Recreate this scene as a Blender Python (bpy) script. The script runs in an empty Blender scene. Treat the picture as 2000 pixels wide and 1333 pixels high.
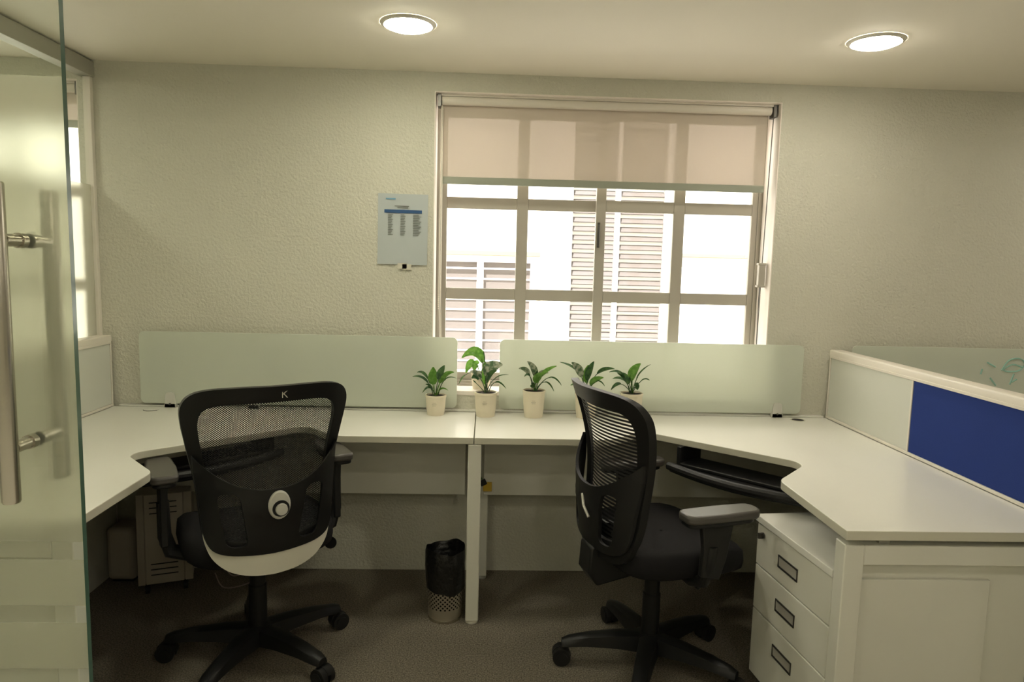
import bpy, bmesh, math, random
from mathutils import Vector, Matrix
random.seed(7)
PI = math.pi
SC = bpy.context.scene
COL = SC.collection

# ------------------------------------------------------------------ camera
CAM_LOC = (0.0, -3.0605, 1.4086)
RIGHT = Vector((0.99899, -0.0350, 0.0280)); FWD = Vector((0.0375, 0.99320, -0.1102))
def make_camera():
    roll, pitch, yaw = math.radians(1.41513), math.radians(6.32758), math.radians(2.16185)
    f = Vector((math.sin(yaw)*math.cos(pitch), math.cos(yaw)*math.cos(pitch), -math.sin(pitch)))
    r = Vector((math.cos(yaw), -math.sin(yaw), 0)); d = f.cross(r)
    r2 = r*math.cos(roll) - d*math.sin(roll); d2 = d*math.cos(roll) + r*math.sin(roll)
    m = Matrix((r2, -d2, -f)).transposed().to_4x4()
    m.translation = Vector(CAM_LOC)
    cd = bpy.data.cameras.new('camera'); cd.sensor_width = 36; cd.lens = 1350*36/2000
    cd.clip_start = .02
    o = bpy.data.objects.new('camera', cd); COL.objects.link(o); o.matrix_world = m
    SC.camera = o
make_camera()

# ------------------------------------------------------------------ world, sun, exposure
LAMP_STRENGTH = 25.0
LAMP_COLOR = (1.0, 0.965, 0.77)
LAMP_COLOR_WARM = (1.0, 0.925, 0.78)
w = bpy.data.worlds.new('world'); SC.world = w; w.use_nodes = True
bg = w.node_tree.nodes['Background']; bg.inputs[0].default_value = (1.0, .94, .89, 1); bg.inputs[1].default_value = 1.2
sd = bpy.data.lights.new('sun', 'SUN'); sd.energy = 5.0; sd.angle = .02; sd.color = (1, .94, .89)
so = bpy.data.objects.new('sun', sd); COL.objects.link(so)
so.rotation_euler = Vector((.25, .62, -1.0)).to_track_quat('-Z', 'Y').to_euler()
vs = SC.view_settings
vs.view_transform = 'Standard'; vs.look = 'None'; vs.exposure = 1.77; vs.gamma = 1.0; vs.use_curve_mapping = False

SC.cycles.max_bounces = 8; SC.cycles.transparent_max_bounces = 16

# ------------------------------------------------------------------ materials
MATS = {}
def nodes_of(name):
    m = bpy.data.materials.new(name); m.use_nodes = True
    MATS[name] = m
    nt = m.node_tree
    return m, nt, nt.nodes['Principled BSDF']
def mat(name, col, rough=.5, metal=0.0, spec=.5, bump=None, var=None, emit=None, coat=0):
    """principled material with optional noise bump (scale, strength, distance) and colour variation (scale, other colour, amount)"""
    m, nt, p = nodes_of(name)
    p.inputs['Base Color'].default_value = (*col, 1); p.inputs['Roughness'].default_value = rough
    p.inputs['Metallic'].default_value = metal; p.inputs['Specular IOR Level'].default_value = spec
    p.inputs['Coat Weight'].default_value = coat
    tc = nt.nodes.new('ShaderNodeTexCoord')
    if var:
        n = nt.nodes.new('ShaderNodeTexNoise'); n.inputs['Scale'].default_value = var[0]; n.inputs['Detail'].default_value = 4
        nt.links.new(tc.outputs['Object'], n.inputs['Vector'])
        r = nt.nodes.new('ShaderNodeValToRGB'); r.color_ramp.elements[0].position = .5-var[2]; r.color_ramp.elements[1].position = .5+var[2]
        r.color_ramp.elements[0].color = (*var[1], 1); r.color_ramp.elements[1].color = (*col, 1)
        nt.links.new(n.outputs['Fac'], r.inputs['Fac']); nt.links.new(r.outputs['Color'], p.inputs['Base Color'])
    if bump:
        n = nt.nodes.new('ShaderNodeTexNoise'); n.inputs['Scale'].default_value = bump[0]; n.inputs['Detail'].default_value = 3
        nt.links.new(tc.outputs['Object'], n.inputs['Vector'])
        b = nt.nodes.new('ShaderNodeBump'); b.inputs['Strength'].default_value = bump[1]; b.inputs['Distance'].default_value = bump[2]
        nt.links.new(n.outputs['Fac'], b.inputs['Height']); nt.links.new(b.outputs['Normal'], p.inputs['Normal'])
    if emit:
        p.inputs['Emission Color'].default_value = (*emit[0], 1); p.inputs['Emission Strength'].default_value = emit[1]
    return m
def out_of(nt): return nt.nodes['Material Output']
def schlick(nt, f0=.04, extra=0.0):
    g = nt.nodes.new('ShaderNodeNewGeometry')
    d = nt.nodes.new('ShaderNodeVectorMath'); d.operation = 'DOT_PRODUCT'
    nt.links.new(g.outputs['Incoming'], d.inputs[0]); nt.links.new(g.outputs['Normal'], d.inputs[1])
    a = nt.nodes.new('ShaderNodeMath'); a.operation = 'ABSOLUTE'; nt.links.new(d.outputs['Value'], a.inputs[0])
    s = nt.nodes.new('ShaderNodeMath'); s.operation = 'SUBTRACT'; s.inputs[0].default_value = 1; nt.links.new(a.outputs[0], s.inputs[1])
    p = nt.nodes.new('ShaderNodeMath'); p.operation = 'POWER'; nt.links.new(s.outputs[0], p.inputs[0]); p.inputs[1].default_value = 5
    m = nt.nodes.new('ShaderNodeMath'); m.operation = 'MULTIPLY_ADD'; nt.links.new(p.outputs[0], m.inputs[0]); m.inputs[1].default_value = 1-f0; m.inputs[2].default_value = f0+extra
    return m.outputs[0]
def mix(nt, fac, a, b):
    n = nt.nodes.new('ShaderNodeMixShader')
    if isinstance(fac, (int, float)): n.inputs[0].default_value = fac
    else: nt.links.new(fac, n.inputs[0])
    nt.links.new(a, n.inputs[1]); nt.links.new(b, n.inputs[2]); return n.outputs[0]
def shader(nt, kind, col, rough=None, ior=None):
    n = nt.nodes.new('ShaderNodeBsdf'+kind); n.inputs['Color'].default_value = (*col, 1)
    if rough is not None and 'Roughness' in n.inputs: n.inputs['Roughness'].default_value = rough
    if ior and 'IOR' in n.inputs: n.inputs['IOR'].default_value = ior
    return n.outputs[0]
def clear_glass(name, tint):
    m, nt, p = nodes_of(name)
    o = mix(nt, schlick(nt), shader(nt, 'Transparent', tint), shader(nt, 'Glossy', (1, 1, 1), .02))
    nt.links.new(o, out_of(nt).inputs[0]); return m
def frosted(name, col, refr=.3, rough=.5, ior=1.4, diff=.35):
    m, nt, p = nodes_of(name)
    td = mix(nt, diff, shader(nt, 'Translucent', col), shader(nt, 'Diffuse', col))
    o = mix(nt, refr, td, shader(nt, 'Refraction', (.90, .89, .83), rough, ior))
    o = mix(nt, schlick(nt), o, shader(nt, 'Glossy', (1, 1, 1), .5))
    nt.links.new(o, out_of(nt).inputs[0]); return m

M = {}
M['wall'] = mat('plaster_wall', (.635, .62, .52), .75, bump=(85, .62, .009), var=(1.3, (.61, .595, .495), .2))
M['ceiling'] = mat('ceiling_paint', (.87, .82, .70), .8, bump=(8, .05, .01))
M['carpet'] = mat('carpet', (.34, .30, .23), .95, spec=.1, bump=(420, .9, .006), var=(190, (.12, .105, .083), .16))
M['tile'] = mat('pale_bounce_floor', (.70, .67, .60), .25)  # unseen passage floor, pale so that it bounces light onto the ceiling
M['outside_wall'] = mat('outside_plaster', (.86, .83, .80), .85, bump=(30, .15, .01))
M['outside_trim'] = mat('outside_trim', (.28, .24, .18), .7)
M['outside_glass'] = mat('outside_pane', (.175, .152, .145), .5)
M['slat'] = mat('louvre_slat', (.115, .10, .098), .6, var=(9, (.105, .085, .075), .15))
M['upvc'] = mat('window_frame_paint', (.42, .39, .33), .4)
M['reveal'] = mat('reveal_paint', (.90, .83, .76), .6)
M['laminate'] = mat('white_laminate', (.80, .79, .72), .28, var=(2.0, (.775, .765, .695), .15), coat=.0)
M['edge'] = mat('edge_band', (.60, .58, .47), .4)
M['steel_white'] = mat('white_powder_coat', (.72, .71, .62), .38, bump=(700, .06, .002))
M['panel_white'] = mat('off_white_panel', (.66, .67, .60), .35)
M['alu'] = mat('cream_aluminium', (.78, .73, .64), .35)
M['grey_alu'] = mat('grey_aluminium', (.42, .41, .35), .4, metal=.2)
M['blue'] = mat('blue_fabric', (.026, .052, .235), .9, spec=.15, bump=(900, .4, .002), var=(700, (.022, .044, .20), .3))
M['black'] = mat('black_plastic', (.009, .009, .009), .42, spec=.35, bump=(900, .12, .001))
M['black_soft'] = mat('black_soft_plastic', (.014, .0135, .013), .5, spec=.35)
M['armpad'] = mat('grey_black_arm_pad', (.075, .068, .06), .30, bump=(600, .1, .001))
M['black_fabric'] = mat('black_seat_fabric', (.012, .0113, .0118), .9, spec=.2, bump=(800, .5, .002))
M['chair_white'] = mat('pale_grey_plastic', (.66, .64, .54), .35)
M['silver'] = mat('silver_plastic', (.60, .59, .53), .3, metal=.0)
M['steel'] = mat('brushed_steel', (.56, .53, .47), .27, metal=1.0, bump=(300, .1, .001))
M['dark_metal'] = mat('dark_metal', (.10, .095, .085), .35, metal=.8)
M['handle_cup'] = mat('grey_handle_cup', (.46, .44, .38), .35, metal=.1)
M['gap'] = mat('dark_gap', (.02, .018, .015), .8)
M['pot'] = mat('beige_pot', (.76, .69, .53), .5)
M['pot_print'] = mat('pot_print', (.42, .37, .28), .6)
M['soil'] = mat('soil', (.035, .022, .014), .95, bump=(150, 1, .01), var=(90, (.012, .008, .005), .2))
def leafmat(name, a, b, tr=.35):
    m, nt, p = nodes_of(name)
    tc = nt.nodes.new('ShaderNodeTexCoord'); n = nt.nodes.new('ShaderNodeTexNoise'); n.inputs['Scale'].default_value = 60
    nt.links.new(tc.outputs['Object'], n.inputs['Vector'])
    r = nt.nodes.new('ShaderNodeValToRGB'); r.color_ramp.elements[0].position = .4; r.color_ramp.elements[1].position = .6
    r.color_ramp.elements[0].color = (*a, 1); r.color_ramp.elements[1].color = (*b, 1)
    nt.links.new(n.outputs['Fac'], r.inputs['Fac']); nt.links.new(r.outputs['Color'], p.inputs['Base Color'])
    p.inputs['Roughness'].default_value = .35
    t = nt.nodes.new('ShaderNodeBsdfTranslucent'); nt.links.new(r.outputs['Color'], t.inputs['Color'])
    nt.links.new(mix(nt, tr, p.outputs[0], t.outputs[0]), out_of(nt).inputs[0]); return m
M['leaf_green'] = leafmat('bright_leaf', (.10, .26, .03), (.17, .36, .06))
M['leaf_dark'] = leafmat('dark_leaf', (.03, .09, .03), (.08, .17, .05))
M['leaf_grey'] = leafmat('variegated_leaf', (.07, .13, .06), (.36, .38, .28))
M['paper'] = mat('paper', (.47, .51, .51), .7)
M['print_blue'] = mat('print_blue', (.03, .09, .22), .7)
M['print_light_blue'] = mat('print_light_blue', (.15, .32, .46), .7)
M['print_dark'] = mat('print_grey', (.16, .17, .15), .7)
M['tape'] = mat('tape', (.62, .60, .50), .3)
M['bag'] = mat('black_bin_bag', (.006, .006, .006), .3, bump=(28, .5, .015))
M['yellow'] = mat('yellow_packet', (.55, .36, .03), .5)
M['marker'] = mat('green_marker', (.30, .52, .44), .6)
M['cable'] = mat('pale_cable', (.35, .28, .25), .5)
M['cpu'] = mat('grey_beige_metal', (.44, .40, .33), .45)
M['lamp_ring'] = mat('lamp_ring', (.80, .77, .68), .5)
M['lamp'] = mat('lamp_diffuser', (.9, .9, .85), .5, emit=(LAMP_COLOR, LAMP_STRENGTH))
M['lamp_warm'] = mat('warm_lamp_diffuser', (.9, .9, .85), .5, emit=(LAMP_COLOR_WARM, LAMP_STRENGTH))
M['glass'] = clear_glass('clear_glass', (.965, .985, .96))
M['pane'] = clear_glass('window_glass', (.96, .98, .97))
M['glass_edge'] = mat('green_glass_edge', (.06, .125, .09), .15)
M['film'] = frosted('frosted_film', (.74, .72, .63), refr=.62, rough=.22, ior=1.35, diff=.5)
M['screen'] = frosted('frosted_screen_glass', (.76, .795, .69), refr=.12, rough=.6, ior=1.3, diff=.70)

def blind_mat():
    m, nt, p = nodes_of('blind_fabric')
    a = mix(nt, .12, shader(nt, 'Diffuse', (.66, .60, .51)), shader(nt, 'Translucent', (.60, .54, .48)))
    o = mix(nt, .20, a, shader(nt, 'Transparent', (.95, .88, .84)))
    nt.links.new(o, out_of(nt).inputs[0]); return m
M['blind'] = blind_mat()
def mesh_mat(name, px, pz, thr, rib):
    m, nt, p = nodes_of(name)
    p.inputs['Base Color'].default_value = (.012, .012, .012, 1); p.inputs['Roughness'].default_value = .6
    tc = nt.nodes.new('ShaderNodeTexCoord'); s = nt.nodes.new('ShaderNodeSeparateXYZ'); nt.links.new(tc.outputs['Object'], s.inputs[0])
    def math_(op, a, b):
        n = nt.nodes.new('ShaderNodeMath'); n.operation = op
        for i, v in enumerate((a, b)):
            if v is None: continue
            if isinstance(v, (int, float)): n.inputs[i].default_value = v
            else: nt.links.new(v, n.inputs[i])
        return n.outputs[0]
    sx = math_('SINE', math_('MULTIPLY', s.outputs['X'], 2*PI/px), None)
    sz = math_('SINE', math_('MULTIPLY', s.outputs['Z'], 2*PI/pz), None)
    if rib: v = math_('ADD', math_('MULTIPLY', sx, .25), sz)
    else: v = math_('MULTIPLY', sx, sz)
    hole = math_('GREATER_THAN', v, thr)
    nt.links.new(mix(nt, hole, p.outputs[0], shader(nt, 'Transparent', (1, 1, 1))), out_of(nt).inputs[0]); return m
M['mesh_weave'] = mesh_mat('mesh_weave', .0080, .0066, .16, False)
M['mesh_rib'] = mesh_mat('mesh_rib', .004, .0125, .25, True)
def perforated():
    m, nt, p = nodes_of('perforated_steel')
    p.inputs['Metallic'].default_value = .9; p.inputs['Roughness'].default_value = .3
    tc = nt.nodes.new('ShaderNodeTexCoord'); s = nt.nodes.new('ShaderNodeSeparateXYZ'); nt.links.new(tc.outputs['UV'], s.inputs[0])
    def math_(op, a, b=None):
        n = nt.nodes.new('ShaderNodeMath'); n.operation = op
        for i, v in enumerate((a, b)):
            if v is None: continue
            if isinstance(v, (int, float)): n.inputs[i].default_value = v
            else: nt.links.new(v, n.inputs[i])
        return n.outputs[0]
    sx = math_('SINE', math_('MULTIPLY', s.outputs['X'], 2*PI*24)); sz = math_('SINE', math_('MULTIPLY', s.outputs['Y'], 2*PI/.0175))
    v = math_('MULTIPLY', sx, sz)
    low = math_('GREATER_THAN', s.outputs['Y'], .052)
    hole = math_('MULTIPLY', math_('GREATER_THAN', v, .30), low)
    r = nt.nodes.new('ShaderNodeMix'); r.data_type = 'RGBA'
    nt.links.new(hole, r.inputs['Factor']); r.inputs['A'].default_value = (.62, .58, .50, 1); r.inputs['B'].default_value = (.015, .015, .013, 1)
    nt.links.new(r.outputs['Result'], p.inputs['Base Color'])
    return m
M['perforated'] = perforated()

# ------------------------------------------------------------------ mesh helpers
def rrect(wd, ht, r, seg=4, cx=0, cy=0):
    pts = []
    for (sx, sy, a0) in ((1, 1, 0), (-1, 1, 90), (-1, -1, 180), (1, -1, 270)):
        for i in range(seg+1):
            a = math.radians(a0 + 90*i/seg)
            pts.append((cx+sx*(wd/2-r)+r*math.cos(a), cy+sy*(ht/2-r)+r*math.sin(a)))
    return pts
def fillet(poly, radii, seg=7):
    out = []; n = len(poly)
    for i, p in enumerate(poly):
        r = radii[i]; P = Vector(p)
        if r <= 0: out.append(tuple(p)); continue
        a = (Vector(poly[i-1])-P); b = (Vector(poly[(i+1) % n])-P)
        la, lb = a.length, b.length; a.normalize(); b.normalize()
        ang = a.angle(b); t = min(r/math.tan(ang/2), la*.49, lb*.49); r = t*math.tan(ang/2)
        c = P+(a+b).normalized()*(r/math.sin(ang/2))
        s, e = P+a*t-c, P+b*t-c
        tot = s.angle(e); sign = 1 if s.x*e.y-s.y*e.x > 0 else -1
        for k in range(seg+1):
            q = tot*k/seg*sign
            v = Vector((s.x*math.cos(q)-s.y*math.sin(q), s.x*math.sin(q)+s.y*math.cos(q)))
            out.append((c.x+v.x, c.y+v.y))
    return out
def catmull(pts, n=6, closed=False):
    P = [Vector(p) for p in pts]; out = []; m = len(P)
    for i in range(m if closed else m-1):
        p0 = P[i-1] if (i > 0 or closed) else P[0]; p1 = P[i]; p2 = P[(i+1) % m]
        p3 = P[(i+2) % m] if (i+2 < m or closed) else P[-1]
        for k in range(n):
            t = k/n
            out.append(.5*((2*p1)+(-p0+p2)*t+(2*p0-5*p1+4*p2-p3)*t*t+(-p0+3*p1-3*p2+p3)*t**3))
    if not closed: out.append(P[-1])
    return out

class MB:
    """collects simple shapes into one mesh"""
    def __init__(s): s.v = []; s.f = []; s.mi = []; s.uv = None
    def _add(s, vs, fs, mi=0, mx=None):
        b = len(s.v)
        for v in vs:
            v = Vector(v); s.v.append(tuple(mx @ v) if mx else tuple(v))
        for f in fs: s.f.append(tuple(b+i for i in f)); s.mi.append(mi)
        return s
    def box(s, lo, hi, mi=0, mx=None):
        x0, y0, z0 = lo; x1, y1, z1 = hi
        vs = [(x0,y0,z0),(x1,y0,z0),(x1,y1,z0),(x0,y1,z0),(x0,y0,z1),(x1,y0,z1),(x1,y1,z1),(x0,y1,z1)]
        return s._add(vs, [(0,3,2,1),(4,5,6,7),(0,1,5,4),(1,2,6,5),(2,3,7,6),(3,0,4,7)], mi, mx)
    def prism(s, poly, h0, h1, axis='z', mi=0, side=None, mx=None):
        """polygon (counter clockwise in its plane) pulled from h0 to h1 along the axis"""
        def P(p, h): return {'z': (p[0], p[1], h), 'y': (p[0], h, p[1]), 'x': (h, p[0], p[1])}[axis]
        n = len(poly); vs = [P(p, h0) for p in poly]+[P(p, h1) for p in poly]
        s._add(vs, [tuple(range(n))[::-1], tuple(range(n, 2*n))], mi, mx)
        b = len(s.v)-2*n
        for i in range(n):
            j = (i+1) % n
            s.f.append((b+i, b+j, b+n+j, b+n+i)); s.mi.append(mi if side is None else side)
        return s
    def cyl(s, a, b, r0, r1=None, seg=16, mi=0, cap=True, mx=None):
        a, b = Vector(a), Vector(b); r1 = r0 if r1 is None else r1
        d = (b-a).normalized(); u = d.orthogonal().normalized(); w_ = d.cross(u)
        vs = [a+(u*math.cos(2*PI*i/seg)+w_*math.sin(2*PI*i/seg))*r0 for i in range(seg)]
        vs += [b+(u*math.cos(2*PI*i/seg)+w_*math.sin(2*PI*i/seg))*r1 for i in range(seg)]
        fs = [(i, (i+1) % seg, seg+(i+1) % seg, seg+i) for i in range(seg)]
        if cap: fs += [tuple(range(seg))[::-1], tuple(range(seg, 2*seg))]
        return s._add(vs, fs, mi, mx)
    def tube(s, pts, r, seg=8, mi=0, closed=False, flat=1.0):
        P = [Vector(p) for p in pts]; n = len(P); rs = r if isinstance(r, (list, tuple)) else [r]*n
        vs = []; u = None
        for i in range(n):
            t = (P[(i+1) % n]-P[i-1]) if closed else (P[min(i+1, n-1)]-P[max(i-1, 0)])
            t.normalize()
            u = (t.orthogonal() if u is None else u-t*u.dot(t)).normalized(); w_ = t.cross(u)
            vs += [P[i]+(u*math.cos(2*PI*k/seg)+w_*math.sin(2*PI*k/seg)*flat)*rs[i] for k in range(seg)]
        fs = []
        for i in range(n if closed else n-1):
            j = (i+1) % n
            fs += [(i*seg+k, i*seg+(k+1) % seg, j*seg+(k+1) % seg, j*seg+k) for k in range(seg)]
        if not closed: fs += [tuple(range(seg))[::-1], tuple((n-1)*seg+k for k in range(seg))]
        return s._add(vs, fs, mi)
    def lathe(s, prof, seg=24, c=(0, 0, 0), mi=0, cap=True):
        c = Vector(c); vs = []; n = len(prof)
        for (r, z) in prof: vs += [c+Vector((r*math.cos(2*PI*k/seg), r*math.sin(2*PI*k/seg), z)) for k in range(seg)]
        fs = [(i*seg+k, i*seg+(k+1) % seg, (i+1)*seg+(k+1) % seg, (i+1)*seg+k) for i in range(n-1) for k in range(seg)]
        if cap: fs += [tuple(range(seg))[::-1], tuple((n-1)*seg+k for k in range(seg))]
        return s._add(vs, fs, mi)
    def grid(s, rows, mi=0):
        n = len(rows[0]); vs = [p for r in rows for p in r]
        return s._add(vs, [(i*n+k, i*n+k+1, (i+1)*n+k+1, (i+1)*n+k) for i in range(len(rows)-1) for k in range(n-1)], mi)
    def build(s, name, mats, parent=None, bevel=0, smooth=35, loc=None, rotz=None, bseg=2):
        me = bpy.data.meshes.new(name); me.from_pydata(s.v, [], s.f)
        for m in (mats if isinstance(mats, (list, tuple)) else [mats]): me.materials.append(M[m])
        me.polygons.foreach_set('material_index', s.mi)
        if smooth:
            me.polygons.foreach_set('use_smooth', [True]*len(me.polygons)); me.set_sharp_from_angle(angle=math.radians(smooth))
        me.validate(); me.update()
        o = bpy.data.objects.new(name, me); COL.objects.link(o)
        if parent: o.parent = parent
        if loc: o.location = loc
        if rotz is not None: o.rotation_euler.z = rotz
        if bevel:
            b = o.modifiers.new('bevel', 'BEVEL'); b.width = bevel; b.segments = bseg; b.limit_method = 'ANGLE'; b.angle_limit = math.radians(40)
            b.harden_normals = False
        return o
def obox(name, lo, hi, m, parent=None, bevel=.002, **k):
    return MB().box(lo, hi).build(name, m, parent, bevel=bevel, **k)
def tag(o, label=None, cat=None, group=None, kind=None):
    if label: o['label'] = label
    if cat: o['category'] = cat
    if group: o['group'] = group
    if kind: o['kind'] = kind
    return o
def thing(name, label, cat, loc=(0, 0, 0), rotz=0, group=None):
    o = bpy.data.objects.new(name, None); COL.objects.link(o); o.location = loc; o.rotation_euler.z = rotz
    o.empty_display_size = .05
    return tag(o, label, cat, group)
def struct(o, label=None): return tag(o, label, None, None, 'structure')
def sempty(name, label=None, loc=(0, 0, 0)):
    o = bpy.data.objects.new(name, None); COL.objects.link(o); o.location = loc; o.empty_display_size = .05
    return struct(o, label)
def copy_tree(o, parent=None):
    c = o.copy(); COL.objects.link(c); c.parent = parent
    for ch in list(o.children): copy_tree(ch, c)
    return c
def plate(name, outline, holes, mapping, thick, m, parent=None, step=.03, bevel=0):
    """flat outline with holes (x,z), cut into a grid, bent by mapping(x, z) -> point and given a thickness along y"""
    bm = bmesh.new(); edges = []
    for loop in [outline]+list(holes):
        vs = [bm.verts.new((p[0], 0, p[1])) for p in loop]
        edges += [bm.edges.new((vs[i], vs[(i+1) % len(vs)])) for i in range(len(vs))]
    bmesh.ops.triangle_fill(bm, use_beauty=True, use_dissolve=False, edges=edges, normal=(0, -1, 0))
    xs = [p[0] for p in outline]; zs = [p[1] for p in outline]
    for ax, lo, hi in ((0, min(xs), max(xs)), (2, min(zs), max(zs))):
        q = lo+step
        while q < hi-1e-4:
            co = [0, 0, 0]; co[ax] = q; no = [0, 0, 0]; no[ax] = 1
            bmesh.ops.bisect_plane(bm, geom=bm.verts[:]+bm.edges[:]+bm.faces[:], plane_co=co, plane_no=no, dist=1e-6)
            q += step
    bmesh.ops.remove_doubles(bm, verts=bm.verts, dist=1e-5)
    bmesh.ops.recalc_face_normals(bm, faces=bm.faces)
    if sum(f.normal.y for f in bm.faces) > 0: bmesh.ops.reverse_faces(bm, faces=bm.faces)
    if thick > 0:
        r = bmesh.ops.extrude_face_region(bm, geom=bm.faces[:])
        ev = {v for v in r['geom'] if isinstance(v, bmesh.types.BMVert)}
        for v in bm.verts:
            p = Vector(mapping(v.co.x, v.co.z)); v.co = p - Vector((0, thick, 0)) if v in ev else p
    else:
        for v in bm.verts: v.co = Vector(mapping(v.co.x, v.co.z))
    bmesh.ops.recalc_face_normals(bm, faces=bm.faces)
    me = bpy.data.meshes.new(name); bm.to_mesh(me); bm.free(); me.materials.append(M[m])
    me.polygons.foreach_set('use_smooth', [True]*len(me.polygons)); me.set_sharp_from_angle(angle=math.radians(40))
    o = bpy.data.objects.new(name, me); COL.objects.link(o)
    if parent: o.parent = parent
    if bevel:
        b = o.modifiers.new('bevel', 'BEVEL'); b.width = bevel; b.segments = 2; b.limit_method = 'ANGLE'; b.angle_limit = math.radians(50)
    return o

# ------------------------------------------------------------------ the room
CEIL = 2.215
WX0, WX1 = -.24, 1.268          # window opening
SILL, HEAD = .84, 2.137
W2X0, W2X1 = -3.22, -1.735      # window of the next room
WT = .22                        # wall thickness
struct(MB().box((-4.5, -1.95, -.1), (4.5, .0, 0)).build('floor', 'carpet'), 'dark grey-brown carpet floor')
struct(MB().box((-4.5, -5.2, -.1), (4.5, -1.95, 0)).build('floor_passage', 'tile'), 'unseen passage floor outside the glass door, made pale to bounce light up')
struct(MB().box((-4.5, -5.2, CEIL), (4.5, .25, CEIL+.1)).build('ceiling', 'ceiling'), 'cream painted ceiling')
wb = MB()
xs = [-4.5, W2X0, W2X1, WX0, WX1, 4.5]
for i in range(5):
    a, b = xs[i], xs[i+1]
    if i in (1, 3):
        wb.box((a, 0, 0), (b, WT, SILL-.012)); wb.box((a, 0, HEAD), (b, WT, CEIL))
    else: wb.box((a, 0, 0), (b, WT, CEIL))
struct(wb.build('wall_back', 'wall', smooth=0), 'cream textured plaster wall around the window')
struct(MB().box((4.5, -5.2, 0), (4.65, .22, CEIL)).build('wall_right', 'wall', smooth=0), 'cream plaster side wall beyond the partition')
struct(MB().box((-4.65, -5.2, 0), (-4.5, .22, CEIL)).build('wall_left', 'wall', smooth=0), 'cream plaster side wall of the next room')
struct(MB().box((-4.65, -5.35, 0), (4.65, -5.2, CEIL)).build('wall_front', 'wall', smooth=0), 'cream plaster wall behind the viewer')

def window(n, x0, x1, label, latch):
    W = sempty('window_%d' % n, label)
    # painted reveal boards
    obox('reveal', (x0-.002, .0005, SILL), (x0+.004, .14, HEAD), 'reveal', W, 0)
    obox('reveal', (x1-.004, .0005, SILL), (x1+.002, .14, HEAD), 'reveal', W, 0)
    obox('reveal', (x0, .0005, HEAD-.004), (x1, .14, HEAD+.002), 'reveal', W, 0)
    obox('window_sill', (x0, -.004, SILL-.02), (x1, .15, SILL), 'reveal', W, .003)
    yf, fb = .145, .03
    fr = MB()
    fr.box((x0, yf, SILL), (x0+.022, yf+.055, HEAD)); fr.box((x1-.022, yf, SILL), (x1, yf+.055, HEAD))
    fr.box((x0+.022, yf, HEAD-.04), (x1-.022, yf+.055, HEAD)); fr.box((x0+.022, yf, SILL), (x1-.022, yf+.055, SILL+.022))
    fr.build('window_frame', 'upvc', W, bevel=.002)
    obox('track', (x0+.022, yf-.012, SILL), (x1-.022, yf, SILL+.012), 'upvc', W, .001)
    mid = (x0+x1)/2
    zr = [HEAD-.04, 1.685, 1.268, SILL+.022]      # rail centres between top and bottom
    for k, (a, b, y) in enumerate(((x0+.022, mid+.016, yf+.030), (mid-.020, x1-.022, yf+.004))):
        sash = bpy.data.objects.new('sash', None); COL.objects.link(sash); sash.parent = W
        f = MB(); t = .024; st = .026
        stl = .045 if k == 1 else st; str_ = st
        f.box((a, y, zr[3]), (a+stl, y+t, zr[0])); f.box((b-str_, y, zr[3]), (b, y+t, zr[0]))
        f.box((a+stl, y, zr[0]-.03), (b-str_, y+t, zr[0])); f.box((a+stl, y, zr[3]), (b-str_, y+t, zr[3]+.035))
        c = (a+stl+b-str_)/2
        cuts = [zr[0]-.03, zr[1]+.026, zr[1]-.026, zr[2]+.026, zr[2]-.026, zr[3]+.035]
        f.box((c-.026, y, zr[3]+.035), (c+.026, y+t, zr[0]-.03))
        for zz in zr[1:3]:
            f.box((a+stl, y+.001, zz-.026), (c-.026, y+t-.001, zz+.026)); f.box((c+.026, y+.001, zz-.026), (b-str_, y+t-.001, zz+.026))
        f.build('sash_frame', 'upvc', sash, bevel=.0025)
        for j in range(3):
            for (p, q) in ((a+stl, c-.026), (c+.026, b-str_)):
                obox('pane', (p-.004, y+.010, cuts[2*j+1]-.004), (q+.004, y+.014, cuts[2*j]+.004), 'pane', sash, 0)
        if k == 1 and latch:
            l = MB(); l.tube([(a+.014, y-.001, 1.50), (a+.014, y-.012, 1.505), (a+.014, y-.012, 1.60), (a+.014, y-.001, 1.605)], .004)
            l.box((a+.008, y-.003, 1.495), (a+.020, y, 1.61))
            tag(l.build('latch', 'dark_metal', sash), 'small grey pull latch on the middle stile')
    return W
window(1, WX0, WX1, 'gridded white sliding window above the plants', True)
window(2, W2X0, W2X1, 'gridded sliding window of the next room behind the glass', False)

# building opposite, seen through the panes
FY = 2.3
struct(MB().box((-8, FY, -4), (8, FY+.3, 6)).build('wall_outside', 'outside_wall', smooth=0), 'sunlit white wall of the building opposite')
struct(MB().box((-9, .23, -4.1), (9, FY+.2, -4)).build('ground_outside', 'outside_wall', smooth=0), 'pale ground of the lane between the buildings')
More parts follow.
